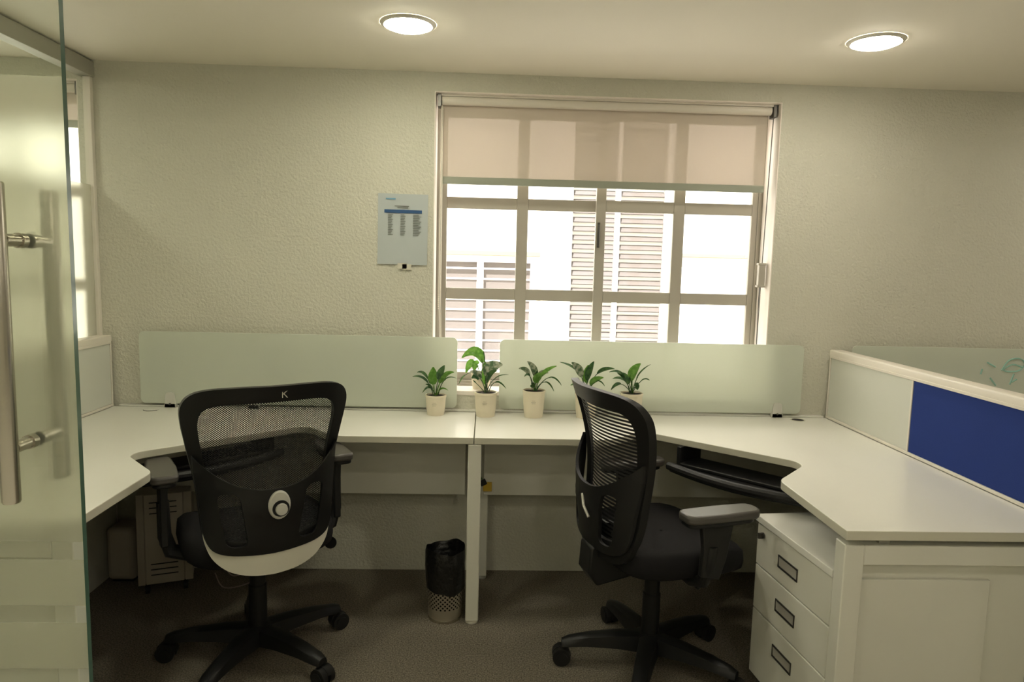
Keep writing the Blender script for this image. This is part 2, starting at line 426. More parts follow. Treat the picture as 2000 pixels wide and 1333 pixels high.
# ledge line on the right
obox_l = MB().box((1.45, FY-.05, 1.496), (3.6, FY, 1.528)).build('wall_ledge', 'outside_trim', bevel=.004); struct(obox_l, 'thin beige ledge along the building opposite')
L = thing('louvred_shutter', 'large louvred shutter on the building opposite, behind the middle panes', 'shutter', (.595, FY, -.36))
LW, LH = .786, 2.9
f = MB(); f.box((0, -.09, 0), (.04, 0, LH)); f.box((LW-.04, -.09, 0), (LW, 0, LH)); f.box((.04, -.09, LH-.04), (LW-.04, 0, LH)); f.box((.04, -.09, 0), (LW-.04, 0, .04)); f.box((.37, -.095, .04), (.40, -.05, LH-.04))
f.build('shutter_frame', 'outside_wall', L)
obox('back_board', (.04, -.02, .04), (LW-.04, -.001, LH-.04), 'outside_wall', L, 0)
sl = None
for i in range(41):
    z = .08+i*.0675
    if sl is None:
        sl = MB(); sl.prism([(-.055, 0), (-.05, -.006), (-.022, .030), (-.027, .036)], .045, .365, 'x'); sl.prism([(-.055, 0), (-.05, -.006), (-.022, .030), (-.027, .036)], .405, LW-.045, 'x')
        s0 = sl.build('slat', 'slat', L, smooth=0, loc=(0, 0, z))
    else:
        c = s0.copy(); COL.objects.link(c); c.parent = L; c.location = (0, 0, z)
N = thing('barred_window', 'barred window of the building opposite, behind the lower left panes', 'window', (-.40, FY, .2))
NW, NH = .776, 1.27
obox('glass', (.05, -.05, .03), (NW-.05, -.04, NH-.03), 'outside_glass', N, 0)
f = MB(); f.box((0, -.1, 0), (.05, 0, NH)); f.box((NW-.05, -.1, 0), (NW, 0, NH)); f.box((.05, -.1, NH-.05), (NW-.05, 0, NH)); f.box((.05, -.1, 0), (NW-.05, 0, .04)); f.box((.32, -.1, .04), (.37, -.03, NH-.05))
f.build('surround', 'outside_wall', N, smooth=0)
obox('lintel', (-.02, -.14, NH), (NW+.02, 0, NH+.037), 'outside_trim', N, .004)
b0 = None
for i in range(15):
    z = .08+i*.078
    if b0 is None: b0 = MB().cyl((.05, -.105, 0), (NW-.05, -.105, 0), .007, seg=6).build('bar', 'outside_wall', N, loc=(0, 0, z))
    else:
        c = b0.copy(); COL.objects.link(c); c.parent = N; c.location = (0, 0, z)

# roller blinds
def blind(x0, x1, zb, label):
    B = thing('roller_blind', label, 'blind', ((x0+x1)/2, .05, HEAD))
    h = (x1-x0)/2
    MB().cyl((-h+.03, 0, -.027), (h-.03, 0, -.027), .019, seg=20).build('tube', 'alu', B)
    obox('mounting_rail', (-h+.012, -.022, -.012), (h-.012, .022, -.001), 'alu', B, .001)
    for s in (-1, 1):
        obox('bracket', (s*(h-.018)-.008, -.024, -.058), (s*(h-.018)+.008, .024, -.002), 'dark_metal', B, .002)
    obox('fabric', (-h+.035, .0175, zb-HEAD), (h-.035, .0185, -.03), 'blind', B, 0)
    obox('bottom_bar', (-h+.033, .011, zb-HEAD-.032), (h-.033, .025, zb-HEAD), 'grey_green', B, .003)
    return B
M['grey_green'] = mat('grey_green_bar', (.33, .35, .28), .45)
b1 = blind(WX0, WX1, 1.788, 'half lowered beige roller blind with grey-green bottom bar')
c = MB(); c.tube([(.735, -.008, -.05), (.728, .0, -.75), (.727, .0, -1.27), (.722, .0, -.75)], .0022, 6); c.build('cord', 'dark_metal', b1)
c = MB(); c.tube([(-.727, -.01, -.05), (-.729, -.012, -.9), (-.712, -.005, -1.27), (-.722, -.006, -.9), (-.722, -.006, -.05)], .0025, 6)
for k in range(8): c.lathe([(.001, -.003), (.004, 0), (.001, .003)], 8, (-.729, -.012, -.87-.009*k))
c.build('cord', 'alu', b1)
c = MB(); c.box((.712, -.012, -.80), (.742, .012, -.70)); c.box((.708, -.014, -.705), (.744, .014, -.695)); c.box((.708, -.014, -.805), (.744, .014, -.795))
tag(c.build('cord_weight', 'upvc', b1, bevel=.002), 'cream cord tension block')
blind(W2X0, W2X1, 1.98, 'beige roller blind in the next room seen through the glass wall')

# ------------------------------------------------------------------ ceiling lamps (two in view, the unseen ones mostly added for fill)
def downlight(x, y, label, grp=None):
    D = thing('ceiling_downlight', label, 'ceiling light', (x, y, CEIL), 0, grp)
    MB().lathe([(.078, -.0015), (.078, -.006), (.083, -.009), (.091, -.006), (.096, -.0005)], 40, cap=False).build('trim_ring', 'lamp_ring', D)
    MB().lathe([(.0005, -.020), (.040, -.0188), (.065, -.0155), (.076, -.0105), (.079, -.004), (.079, -.002), (.0005, -.002)], 40).build('diffuser', 'lamp' if x < .5 else 'lamp_warm', D)
    return D
downlight(-.287, -.592, 'round lit downlight nearer the glass door, above the pinned paper')
downlight(1.339, -.592, 'round lit downlight at the right, above the end of the window')
for (x, y) in ((-2.3, -.592), (2.965, -.592), (-.95, -1.5), (-2.55, -2.75), (-.95, -2.75), (.65, -2.75), (3.0, -2.75), (-2.55, -4.25), (-.95, -4.25), (.65, -4.25), (2.25, -4.25)):  # first fits the wall's shadow edge, second continues the row; rest added as fill
    downlight(x, y, 'round lit downlight out of view, one of a set mostly added for fill light', 'downlights further along the ceiling')

# ------------------------------------------------------------------ glass wall to the next room and glass door
GX = -1.69
G = sempty('wall_glass', 'frosted glass wall between this room and the next')
YD = -1.86
obox('header_rail', (GX-.028, YD-.05, 2.145), (GX+.028, -.0005, 2.208), 'grey_alu', G, .002)
obox('floor_channel', (GX-.015, YD-.05, 0), (GX+.015, -.0005, .02), 'grey_alu', G, .002)
obox('wall_channel', (GX-.012, -.022, .02), (GX+.02, -.0005, 2.145), 'alu', G, .002)
def film_sheets(parent, n, fn):
    for (z0, z1) in ((.897, 1.70), (.777, .863), (.656, .744), (.536, .622), (.416, .502), (.296, .382), (.176, .262)): fn(z0, z1)
obox('glass_pane', (GX-.005, YD-.05, .012), (GX+.005, -.004, 2.15), 'glass', G, 0)
film_sheets(G, 0, lambda z0, z1: obox('frosted_film', (GX+.0055, YD-.05, z0), (GX+.0065, -.024, z1), 'film', G, 0))
Dr = sempty('door_1', 'frosted glass door with steel pull handles, cut by the left picture edge', (0, 0, 0))
DX0, DX1 = -1.64, -.7045
g = MB(); g.prism([(DX0, .012), (DX1, .012), (DX1, 2.13), (DX0, 2.13)], YD, YD+.012, 'y', 0, 1)
g.build('door_glass', ['glass', 'glass_edge'], Dr, smooth=0)
film_sheets(Dr, 0, lambda z0, z1: obox('frosted_film', (DX0, YD+.0126, z0), (DX1-.001, YD+.0136, z1), 'film', Dr, 0))
HX = -.781
for s, y0, sgn in ((0, YD, -1), (1, YD+.0145, 1)):
    hb = MB(); yb = y0+sgn*.062
    hb.lathe([(.0005, -.262), (.0125, -.262), (.014, -.259), (.014, .259), (.0125, .262), (.0005, .262)], 28, (HX, yb, 1.257))
    h_ = hb.build('pull_bar', 'steel', Dr); 
    for z in (1.085, 1.428):
        st = MB(); st.cyl((HX, y0+sgn*.0005, z), (HX, yb-sgn*.012, z), .0105, seg=20); st.cyl((HX, y0+sgn*.0005, z), (HX, y0+sgn*.014, z), .0125, seg=20)
        so_ = st.build('standoff', 'steel', h_)
struct(MB().box((-4.5, YD-.06, 2.14), (4.5, YD+.07, CEIL)).build('trim_1', 'grey_alu'), 'grey aluminium track above the glass door')

# ------------------------------------------------------------------ low partitions between the desks
def partition(x_face, sgn, y_end, tiles, label):
    """sgn +1: the body lies to the right of the face"""
    t = .055; xa, xb = sorted((x_face, x_face+sgn*t))
    P = thing('desk_partition', label, 'partition', ((xa+xb)/2, 0, 0)); cx = (xa+xb)/2
    X = lambda v: v-cx
    obox('core', (X(xa)+.006, y_end, .0), (X(xb)-.006, -.03, 1.032), 'steel_white', P, 0)
    cap = MB(); cap.prism(fillet([(X(xa)-.003, 1.036), (X(xb)+.003, 1.036), (X(xb)+.003, 1.062), (X(xa)-.003, 1.062)], [0, 0, .006, .006], 3), y_end, -.022, 'y')
    cap.build('top_cap', 'alu', P, smooth=30)
    obox('edge_post', (X(xa)-.001, -.032, 0), (X(xb)+.001, -.022, 1.036), 'alu', P, .001)
    fx = X(x_face)
    for (y0, y1, m, nm) in tiles:
        a, b = sorted((fx, fx+sgn*.012))
        obox(nm, (a, y0+.004, .762), (b, y1-.004, 1.026), m, P, .0015)
        obox('lower_panel', (a, y0+.004, .10), (b, y1-.004, .745), 'steel_white', P, .0015)
        bb, cc = sorted((fx-sgn*.003, fx+sgn*.012))
        obox('joint_strip', (bb, y0-.004, .75), (cc, y0+.004, 1.036), 'alu', P, .0008)
    a, b = sorted((fx-sgn*.006, fx+sgn*.012))
    obox('bottom_strip', (a, y_end, .752), (b, -.032, .762), 'alu', P, .001)
    obox('upper_strip', (a, y_end, 1.026), (b, -.032, 1.036), 'alu', P, .001)
    return P
partition(1.552, 1, -2.0, ((-.637, -.032, 'panel_white', 'tile'), (-1.32, -.637, 'blue', 'fabric_tile'), (-2.0, -1.32, 'blue', 'fabric_tile')), 'low partition with a blue fabric tile at the right of the desk')
partition(-1.625, -1, -1.42, ((-.637, -.032, 'panel_white', 'tile'), (-1.42, -.637, 'panel_white', 'tile')), 'low off-white partition beside the glass door')

# ------------------------------------------------------------------ desk worktops
SEAM = -.038
def worktop(mir, label):
    T = thing('corner_desk', label, 'desk', (SEAM, 0, 0))
    poly = [(.0015, -.028), (.0015, -.488), (.53, -.488), (.673, -.335), (1.153, -.77), (.975, -.965), (.973, -1.384), (1.585, -1.384), (1.585, -.028)]
    rad = [0, 0, .10, .05, .06, .075, .0, 0, 0]
    p = fillet(poly, rad, 8)
    if mir: p = [(-x, y) for x, y in p][::-1]
    m = MB(); m.prism(p, .724, .75, 'z', 0, 1); m.build('worktop', ['laminate', 'edge'], T, bevel=.0022, smooth=30)
    s = -1 if mir else 1
    def B(name, x0, x1, y0, y1, z0, z1, mm='steel_white', bev=.002, par=None):
        a, b = sorted((s*x0, s*x1)); return obox(name, (a, y0, z0), (b, y1, z1), mm, par or T, bev)
    # modesty panel under the back edge
    B('modesty_panel', .04, 1.56, -.15, -.132, .41, .722)
    # end frame
    e = MB()
    def eb(x0, x1, y0, y1, z0, z1):
        a, b = sorted((s*x0, s*x1)); e.box((a, y0, z0), (b, y1, z1))
    eb(.984, 1.037, -1.362, -1.312, .02, .703); eb(1.535, 1.584, -1.362, -1.312, .02, .703); eb(1.037, 1.535, -1.362, -1.312, .648, .703); eb(1.037, 1.535, -1.362, -1.312, .06, .11)
    e.build('end_frame', 'steel_white', T, bevel=.003)
    B('inset_panel', 1.038, 1.534, -1.326, -1.320, .11, .648)
    B('inset_board', 1.040, 1.402, -1.338, -1.3265, .115, .598)
    for xx in (1.08, 1.5): B('spacer', xx, xx+.03, -1.35, -1.325, .703, .724, 'grey_alu', .001)
    for xx in (.995, 1.545): B('foot', xx, xx+.03, -1.352, -1.322, 0, .02, 'black_soft', .002)
    # support beams
    B('beam', .06, 1.55, -.20, -.16, .68, .722); 
    return T
worktop(False, 'white corner desk at the right, above the drawer unit')
worktop(True, 'white corner desk at the left, beside the glass door')
leg = thing('desk_leg', 'white centre leg frame where the two desks meet', 'desk leg', (-.035, -.28, 0))
obox('post', (-.025, -.205, .012), (.026, -.155, .722), 'steel_white', leg, .004)
obox('post', (.012, .19, .012), (.058, .23, .722), 'steel_white', leg, .004)
obox('top_rail', (-.02, -.155, .69), (.02, .19, .722), 'steel_white', leg, .002)
MB().lathe([(.024, 0), (.024, .006), (.018, .012)], 20, (0, -.18, 0)).build('glide', 'chair_white', leg)
MB().lathe([(.022, 0), (.022, .006), (.016, .012)], 20, (.035, .21, 0)).build('glide', 'grey_alu', leg)

# screens along the back of the desks
def screen(x0, x1, z0, z1, label, clamps, scrib=False):
    S = thing('glass_screen', label, 'screen', ((x0+x1)/2, -.032, 0))
    h = (x1-x0)/2
    MB().prism(rrect(2*h, z1-z0, .022, 5, 0, (z0+z1)/2), -.004, .004, 'y').build('pane', 'screen', S)
    for cx in clamps:
        q = MB(); q.prism(fillet([(cx-.024, .751), (cx+.024, .751), (cx+.018, .818), (cx-.018, .818)], [.002, .002, .014, .014], 5), -.0125, -.0045, 'y')
        q.prism(fillet([(cx-.024, .751), (cx+.024, .751), (cx+.018, .818), (cx-.018, .818)], [.002, .002, .014, .014], 5), .0045, .0105, 'y')
        q.box((cx-.024, -.0125, .751), (cx+.024, .0105, .768))
        k = tag(q.build('clamp', 'silver', S, bevel=.001), 'small silver clamp foot')
        MB().cyl((cx, -.0125, .766), (cx, -.0145, .766), .005, seg=12).build('screw', 'dark_metal', k)
    return S
screen(-1.50, -.125, .768, 1.083, 'long frosted glass screen to the left of the window', (-.56, -.2))
screen(.062, 1.425, .768, 1.079, 'long frosted glass screen below the window', (-.1, .575))
sr = screen(1.645, 3.0, .768, 1.083, 'frosted glass screen beyond the blue partition', (-.5, .5))
sc_ = MB()
def scr(pts): sc_.tube([(x, -.0052, z) for x, z in pts], .0035, 6)
cx0 = 2.37-2.3225
scr(catmull([Vector(v) for v in ((cx0-.03, .985), (cx0+.0, 1.03), (cx0+.05, 1.04), (cx0+.075, 1.015), (cx0+.05, .985), (cx0+.0, .98), (cx0-.02, .99), (cx0+.02, 1.012), (cx0+.07, 1.0))], 5))
scr([(cx0+.03, .97), (cx0+.015, .92)]); scr([(cx0+.02, .93), (cx0+.045, .945)]); scr([(cx0-.10, 1.02), (cx0-.06, 1.00)]); scr([(cx0-.12, .99), (cx0-.125, .965)]); scr([(cx0-.08, .95), (cx0-.05, .915)])
tag(sc_.build('marker_scribble', 'marker', sr), 'faint green marker scribble')
struct(obox('trim_2', (-1.60, -.027, .75), (1.54, -.001, .757), 'laminate', None, .001), 'thin filler strip between desk and wall')
# desk of the next bay, that carries the third screen
T = thing('side_desk', 'white desk of the next bay hidden behind the blue partition', 'desk', (2.35, -.3, 0))
obox('worktop', (-.735, -.3, .725), (.75, .272, .75), 'laminate', T)
for x in (-.7, .7): obox('leg', (x-.025, -.25, 0), (x+.025, .2, .725), 'steel_white', T)

# cable outlets
gq = thing('cable_outlet', 'dark round cable hole in the right desk top', 'cable outlet', (1.395, -.085, .7503))
MB().lathe([(.0005, .0), (.026, .0), (.026, .0008), (.0005, .0008)], 28).build('hole', 'gap', gq)
MB().lathe([(.026, 0), (.026, .0015), (.031, .0012), (.032, 0)], 28, cap=False).build('rim', 'edge', gq)
gq = thing('cable_outlet', 'white capped cable outlet in the left desk top', 'cable outlet', (-1.43, -.09, .7503))
MB().lathe([(.0005, .0), (.030, .0), (.030, .002), (.0005, .0025)], 28).build('cap', 'laminate', gq)
MB().tube([(.031*math.cos(a), .031*math.sin(a), .001) for a in [math.radians(200+14*k) for k in range(11)]], .0012, 6).build('gap_line', 'gap', gq)

# keyboard trays under the diagonal edges
def tray(mir, label):
    s = -1 if mir else 1
    K = thing('keyboard_tray', label, 'keyboard tray', (SEAM+s*(.985 if mir else .978), -.555 if mir else -.674, 0)); K.rotation_euler.z = s*math.radians(-46)
    # local x along the diagonal, local -y towards the user
    q = [(-.30, .16), (-.30, -.02)]
    for k in range(9):
        t = k/8; q.append((-.28+.56*t, -.045-.055*math.sin(PI*t)))
    q += [(.30, -.02), (.30, .16)]
    MB().prism(q, .632, .648, 'z').build('tray', 'black', K, bevel=.004)
    front = [(-.29+.58*k/16, -.035-.055*math.sin(PI*k/16), .652) for k in range(17)]
    MB().tube(front, .016, 10).build('palm_rest', 'black_soft', K)
    obox('keyboard_ledge', (-.27, .0, .648), (.27, .13, .662), 'black', K, .004)
    for x in (-.27, .27): obox('slide', (x-.008, -.0, .648), (x+.008, .16, .7235), 'black', K, .001)
tray(False, 'black pull-out keyboard tray under the right desk')
tray(True, 'black pull-out keyboard tray under the left desk')

# ------------------------------------------------------------------ drawer unit
ped = thing('drawer_unit', 'white three-drawer pedestal under the right desk', 'drawer unit', (.915, -.872, 0), math.radians(-84.2))
# local x runs from the far front corner to the near one, local +y into the unit
PW, PD, PH = .425, .50, .605
obox('carcass', (.004, .020, .05), (PW-.004, PD, PH-.024), 'steel_white', ped, .002)
obox('top_panel', (-.002, -.006, PH-.022), (PW+.002, PD+.002, PH), 'laminate', ped, .002)
obox('plinth', (.02, .03, .0), (PW-.02, PD-.02, .05), 'black_soft', ped, .002)
for i, (z0, z1) in enumerate(((.439, .580), (.287, .436), (.060, .284))):
    d = obox('drawer_front', (.004, .0, z0), (PW-.004, .018, z1), 'steel_white', ped, .003)
    zc = z1-.073; xc = PW*.47
    h = MB(); h.box((xc-.055, -.003, zc-.020), (xc+.055, .0, zc-.015)); h.box((xc-.055, -.003, zc+.015), (xc+.055, .0, zc+.020)); h.box((xc-.055, -.003, zc-.015), (xc-.052, .0, zc+.015)); h.box((xc+.052, -.003, zc-.015), (xc+.055, .0, zc+.015))
    hh = h.build('handle_frame', 'dark_metal', d)
    MB().prism([(-.002, zc+.015), (-.0004, zc-.015), (-.0002, zc+.015)], xc-.052, xc+.052, 'x').build('handle_cup', 'handle_cup', d)
lk = MB(); lk.cyl((.045, -.001, .548), (.045, -.006, .548), .010, seg=18); lk.box((.040, -.018, .538), (.048, -.006, .556)); lk.build('lock', 'dark_metal', ped)

# ------------------------------------------------------------------ office chairs
def chair(name, label, loc, face_deg, white, lift, arm_z, star, mesh):
    """local +y is where the sitter looks; face_deg turns it from world +y, counter clockwise"""
    C = thing(name, label, 'chair', (loc[0], loc[1], 0), math.radians(face_deg), 'office chairs at the desks')
    # base
    base = bpy.data.objects.new('base', None); COL.objects.link(base); base.parent = C; base.rotation_euler.z = math.radians(star-face_deg)
    MB().lathe([(.0005, .06), (.05, .06), (.056, .075), (.052, .12), (.036, .128), (.0005, .128)], 24).build('hub', 'black', base)
    am = cm = None
    for k in range(5):
        a = 2*PI*k/5
        if am is None:
            q = MB(); rows = []
            for (r, z0, z1, hw) in ((.035, .066, .126, .038), (.12, .076, .124, .034), (.22, .078, .114, .029), (.285, .074, .102, .026), (.312, .070, .092, .020)):
                rows.append([(r, -hw, z0), (r, -hw*.8, z1-.006), (r, -hw*.3, z1), (r, hw*.3, z1), (r, hw*.8, z1-.006), (r, hw, z0), (r, -hw, z0)])
            q.grid(rows); q._add(rows[-1][:6], [(0, 1, 2, 3, 4, 5)]); am = q.build('arm', 'black', base, smooth=50)
            w_ = MB(); w_.cyl((.296, 0, .045), (.296, 0, .080), .009, seg=10)
            for s in (-1, 1):
                w_.cyl((.312, s*.006, .0315), (.312, s*.026, .0315), .0315, seg=22)
                w_.cyl((.312, s*.028, .0315), (.312, s*.031, .0315), .020, seg=18)
            hood = [(.312+.034*math.cos(math.radians(t)), .0315+.034*math.sin(math.radians(t))) for t in range(20, 201, 20)]
            w_.prism([(x, z) for x, z in hood], -.006, .006, 'y')
            cm = w_.build('caster', 'black_soft', base)
        else:
            o = am.copy(); COL.objects.link(o); o.parent = base; o.rotation_euler.z = a
            o = cm.copy(); COL.objects.link(o); o.parent = base; o.rotation_euler.z = a
    MB().lathe([(.031, .11), (.031, .27), (.027, .275), (.027, .40+lift)], 20).build('gas_column', 'black', C)
    q = MB(); q.box((-.085, -.11, .385+lift), (.085, .10, .43+lift)); q.box((-.14, -.02, .405+lift), (.14, .03, .435+lift)); q.cyl((.085, .02, .41+lift), (.24, .03, .405+lift), .007, seg=10)
    q.build('mechanism', 'black', C, bevel=.006)
    # seat
    rows = []; nS = 36
    def ring(sc, z, sag=0):
        r = []
        for k in range(nS+1):
            a = 2*PI*k/nS; c_, s_ = math.cos(a), math.sin(a); e_ = .55
            x = .245*sc*math.copysign(abs(c_)**e_, c_); y = .025+.235*sc*math.copysign(abs(s_)**e_, s_)
            r.append((x, y, z+lift-(.025*max(0, (y-.12)/.14)**2 if y > .12 else 0)+.02*(x/.245)**2*sag))
        return r
    rows = [ring(.02, .505, 1), ring(.45, .506, 1), ring(.78, .508, 1), ring(.93, .503, 1), ring(.985, .490, 1), ring(1.0, .468), ring(.985, .447), ring(.94, .436), ring(.02, .434)]
    MB().grid(rows[::-1]).build('seat', 'black_fabric', C, smooth=60)
    # back
    zo = lift
    yp = catmull([(-.205, .40), (-.215, .50), (-.198, .62), (-.198, .76), (-.222, .88), (-.272, 1.03), (-.282, 1.06)], 10)
    def prof(z):
        for a, b in zip(yp, yp[1:]):
            if a.y <= z <= b.y: return a.x+(b.x-a.x)*(z-a.y)/(b.y-a.y)
        return yp[0].x if z < yp[0].y else yp[-1].x
    def surf(x, z, off=0): return (x, prof(z)+1.15*x*x+off, z+zo)
    half = [(0, 1.030), (.10, 1.030), (.185, 1.024), (.232, 1.006), (.254, .968), (.252, .915), (.238, .84), (.222, .76), (.210, .68), (.203, .60), (.196, .55), (.178, .515), (.135, .496), (.07, .488), (0, .485)]
    def loop(h, n=4):
        r = catmull([Vector(p) for p in h], n); L_ = [(v.x, v.y) for v in r]
        return L_ + [(-x, z) for x, z in L_[-2:0:-1]]
    outer = loop(half)
    inner = loop([(0, .978), (.10, .978), (.165, .972), (.197, .955), (.208, .920), (.204, .87), (.192, .80), (.182, .72), (.176, .64), (.170, .58), (.150, .545), (.08, .53), (0, .527)])
    bf = plate('back_frame', outer, [inner], lambda x, z: surf(x, z), .026, 'black', C, .035, bevel=.006)
    inner2 = [(x*1.02, .75+(z-.75)*1.02) for x, z in inner]
    plate('back_mesh', inner2, [], lambda x, z: surf(x, z, -.010), 0, mesh, C, .03)
    # lumbar shell behind the lower half
    arc = [(.224, .815), (.198, .785), (.155, .750), (.105, .722), (.05, .706), (0, .702)]
    low = [(0, .487), (.07, .490), (.135, .498), (.176, .517), (.194, .552), (.202, .60), (.210, .68), (.220, .76)]
    h = [Vector(p) for p in arc]; a1 = [(v.x, v.y) for v in catmull(h, 4)]; l1 = [(v.x, v.y) for v in catmull([Vector(p) for p in low], 4)]
    right = a1[::-1]+l1[::-1]                  # from top centre over the right tip down to the bottom centre
    shell = right+[(-x, z) for x, z in right[-2:0:-1]]
    def sh(x, z): return surf(x, z, -.0265-.042*max(0, 1-(x/.222)**4)*min(1, max(0, (z-.49)/.15)))
    def slot(cx, cz, sw, hh, lean):
        return [(x+lean*(z-cz), z) for x, z in rrect(sw, hh, .022, 4, cx, cz)]
    holes = [slot(.120, .610, .062, .175, .16), slot(-.120, .610, .062, .175, -.16)]
    plate('lumbar_shell', shell, holes, sh, .012, 'black', C, .03, bevel=.003)
    if white:
        co = [(.200, .575), (.192, .525), (.172, .482), (.13, .445), (.07, .425), (0, .419)]
        ci = [(0, .485), (.07, .488), (.135, .497), (.178, .517), (.195, .55)]
        a_ = [(v.x, v.y) for v in catmull([Vector(p) for p in co], 4)]; b_ = [(v.x, v.y) for v in catmull([Vector(p) for p in ci], 4)]
        rr = b_+a_                     # bottom inner centre -> tip -> outer centre
        full = rr+[(-x, z) for x, z in rr[-1:0:-1] if x > 1e-6]
        tag(plate('lower_rim', full, [], lambda x, z: surf(x, z, -.006-.02*max(0, (.53-z)/.1)), .02, 'chair_white', C, .03, bevel=.004), 'pale crescent rim under the back')
        kn = MB()
        kz, kx = .652, .012
        ky = sh(kx, kz)[1]-.012
        kn.prism(list(reversed([(kx+.034*math.cos(t*PI/18), kz+zo+.046*math.sin(t*PI/18)) for t in range(36)])), ky-.010, ky+.004, 'y')
        ko = tag(kn.build('lumbar_knob', 'silver', C, bevel=.005), 'silver oval lumbar knob')
        MB().cyl((kx+.003, ky-.009, kz+zo-.010), (kx+.003, ky-.013, kz+zo-.010), .026, seg=28).build('knob_ring', 'black', ko)
        MB().cyl((kx+.004, ky-.012, kz+zo-.012), (kx+.004, ky-.021, kz+zo-.012), .019, .0175, seg=28).build('knob_button', 'silver', ko)
        lg = MB(); lz = 1.004+zo; ly = surf(.0, 1.004)[1]-.0275
        lg.box((-.008, ly-.0012, lz-.012), (-.0055, ly+.001, lz+.013)); 
        for (p, q_) in (((-.0055, lz-.001), (.008, lz+.011)), ((-.003, lz+.001), (.008, lz-.012))):
            d = Vector((q_[0]-p[0], 0, q_[1]-p[1])); n_ = Vector((-d.z, 0, d.x)).normalized()*.0013
            P0, P1 = Vector((p[0], ly, p[1])), Vector((q_[0], ly, q_[1]))
            lg._add([P0-n_, P1-n_, P1+n_, P0+n_, P0-n_+Vector((0, -.0012, 0)), P1-n_+Vector((0, -.0012, 0)), P1+n_+Vector((0, -.0012, 0)), P0+n_+Vector((0, -.0012, 0))], [(4, 5, 6, 7), (0, 1, 5, 4), (1, 2, 6, 5), (2, 3, 7, 6), (3, 0, 4, 7)])
        lgo = tag(lg.build('logo', 'chair_white', C, smooth=0), 'small pale letter k'); lgo.location = (.03, .001, 0)
    else:
        lv = MB(); y_ = sh(.02, .62)[1]
        lv.tube([(-.01, y_-.016, .66+zo), (.02, y_-.024, .63+zo), (.05, y_-.018, .60+zo)], .005, 8); lv.build('lumbar_lever', 'handle_cup', C)
        co = [(.200, .56), (.190, .515), (.160, .478), (.10, .460), (0, .455)]
        ci = [(0, .487), (.07, .490), (.135, .498), (.178, .517), (.195, .55)]
        a_ = [(v.x, v.y) for v in catmull([Vector(p) for p in co], 4)]; b_ = [(v.x, v.y) for v in catmull([Vector(p) for p in ci], 4)]
        rr = b_+a_; full = rr+[(-x, z) for x, z in rr[-1:0:-1] if x > 1e-6]
        plate('lower_rim', full, [], lambda x, z: surf(x, z, -.006), .02, 'black', C, .03)
        q = MB(); q.prism([(-.08, .375+lift), (-.08, .435+lift), (-.19, .44+lift), (-.225, .50+lift), (-.262, .49+lift), (-.268, .40+lift), (-.235, .352+lift)], -.045, .045, 'x'); q.build('back_bar', 'black', C, bevel=.008)
    # bracket from mechanism to back
    MB().tube([(0, -.06, .410+lift), (0, -.15, .415+lift), (0, -.180, .46+lift), (0, -.188, .56+lift)], .028, 10, flat=.45).build('back_bracket', 'black', C)
    # arms
    for s in (-1, 1):
        A = bpy.data.objects.new('armrest', None); COL.objects.link(A); A.parent = C
        pp = MB(); pp.tube([(s*.12, .02, .425+lift), (s*.22, .02, .428+lift), (s*.268, .025, .445+lift), (s*.285, .03, .50+lift), (s*.287, .035, arm_z-.10)], [.024, .026, .028, .027, .025], 12, flat=.7)
        pp.build('arm_support', 'black', A)
        MB().prism([(-.005, .47+lift), (.060, .455+lift), (.082, .52+lift), (.105, arm_z-.014), (-.012, arm_z-.014), (.0, .56+lift)], s*.287-.012, s*.287+.012, 'x').build('arm_post', 'black_soft', A, bevel=.004)
        pad = fillet([(-.04, -.075), (.04, -.075), (.046, .05), (.040, .19), (-.040, .19), (-.046, .05)], [.025, .025, .1, .035, .035, .1], 5)
        MB().prism([(s*.287+x, y) for x, y in pad], arm_z-.014, arm_z+.014, 'z').build('arm_pad', 'armpad', A, bevel=.009, bseg=3)
        MB().prism([(s*.287+x*.85, y*.9) for x, y in pad], arm_z-.026, arm_z-.013, 'z').build('pad_plate', 'black', A, bevel=.003)
    return C
chair('office_chair', 'black mesh chair with pale rim and silver knob, nearer the glass door', (-.785, -.71), 30, True, -.008, .705, 40, 'mesh_weave')
chair('office_chair', 'black mesh chair turned sideways beside the drawer unit', (.602, -.755), -74, False, -.01, .655, 178, 'mesh_rib')

# ------------------------------------------------------------------ waste bin
bn = thing('waste_bin', 'perforated steel waste bin lined with a black bag', 'bin', (-.143, -.42, 0))
def shell_uv(prof, seg, mname, name, parent):
    me = bpy.data.meshes.new(name); vs = []; fs = []; uv = []
    for (r, z) in prof: vs += [(r*math.cos(2*PI*k/seg), r*math.sin(2*PI*k/seg), z) for k in range(seg)]
    n = len(prof)
    for i in range(n-1):
        for k in range(seg):
            fs.append((i*seg+k, i*seg+(k+1) % seg, (i+1)*seg+(k+1) % seg, (i+1)*seg+k))
            uv += [(k/seg, prof[i][1]), ((k+1)/seg, prof[i][1]), ((k+1)/seg, prof[i+1][1]), (k/seg, prof[i+1][1])]
    me.from_pydata(vs, [], fs); l = me.uv_layers.new(name='UVMap')
    for i, u in enumerate(uv): l.data[i].uv = u
    me.materials.append(M[mname]); me.polygons.foreach_set('use_smooth', [True]*len(me.polygons))
    o = bpy.data.objects.new(name, me); COL.objects.link(o); o.parent = parent; return o
shell_uv([(.0645, .004), (.066, .02), (.070, .14), (.076, .27)], 48, 'perforated', 'perforated_body', bn)
MB().lathe([(.0005, .0), (.066, .0), (.067, .006), (.0655, .012), (.0005, .012)], 40).build('base_ring', 'steel', bn)
rows = []
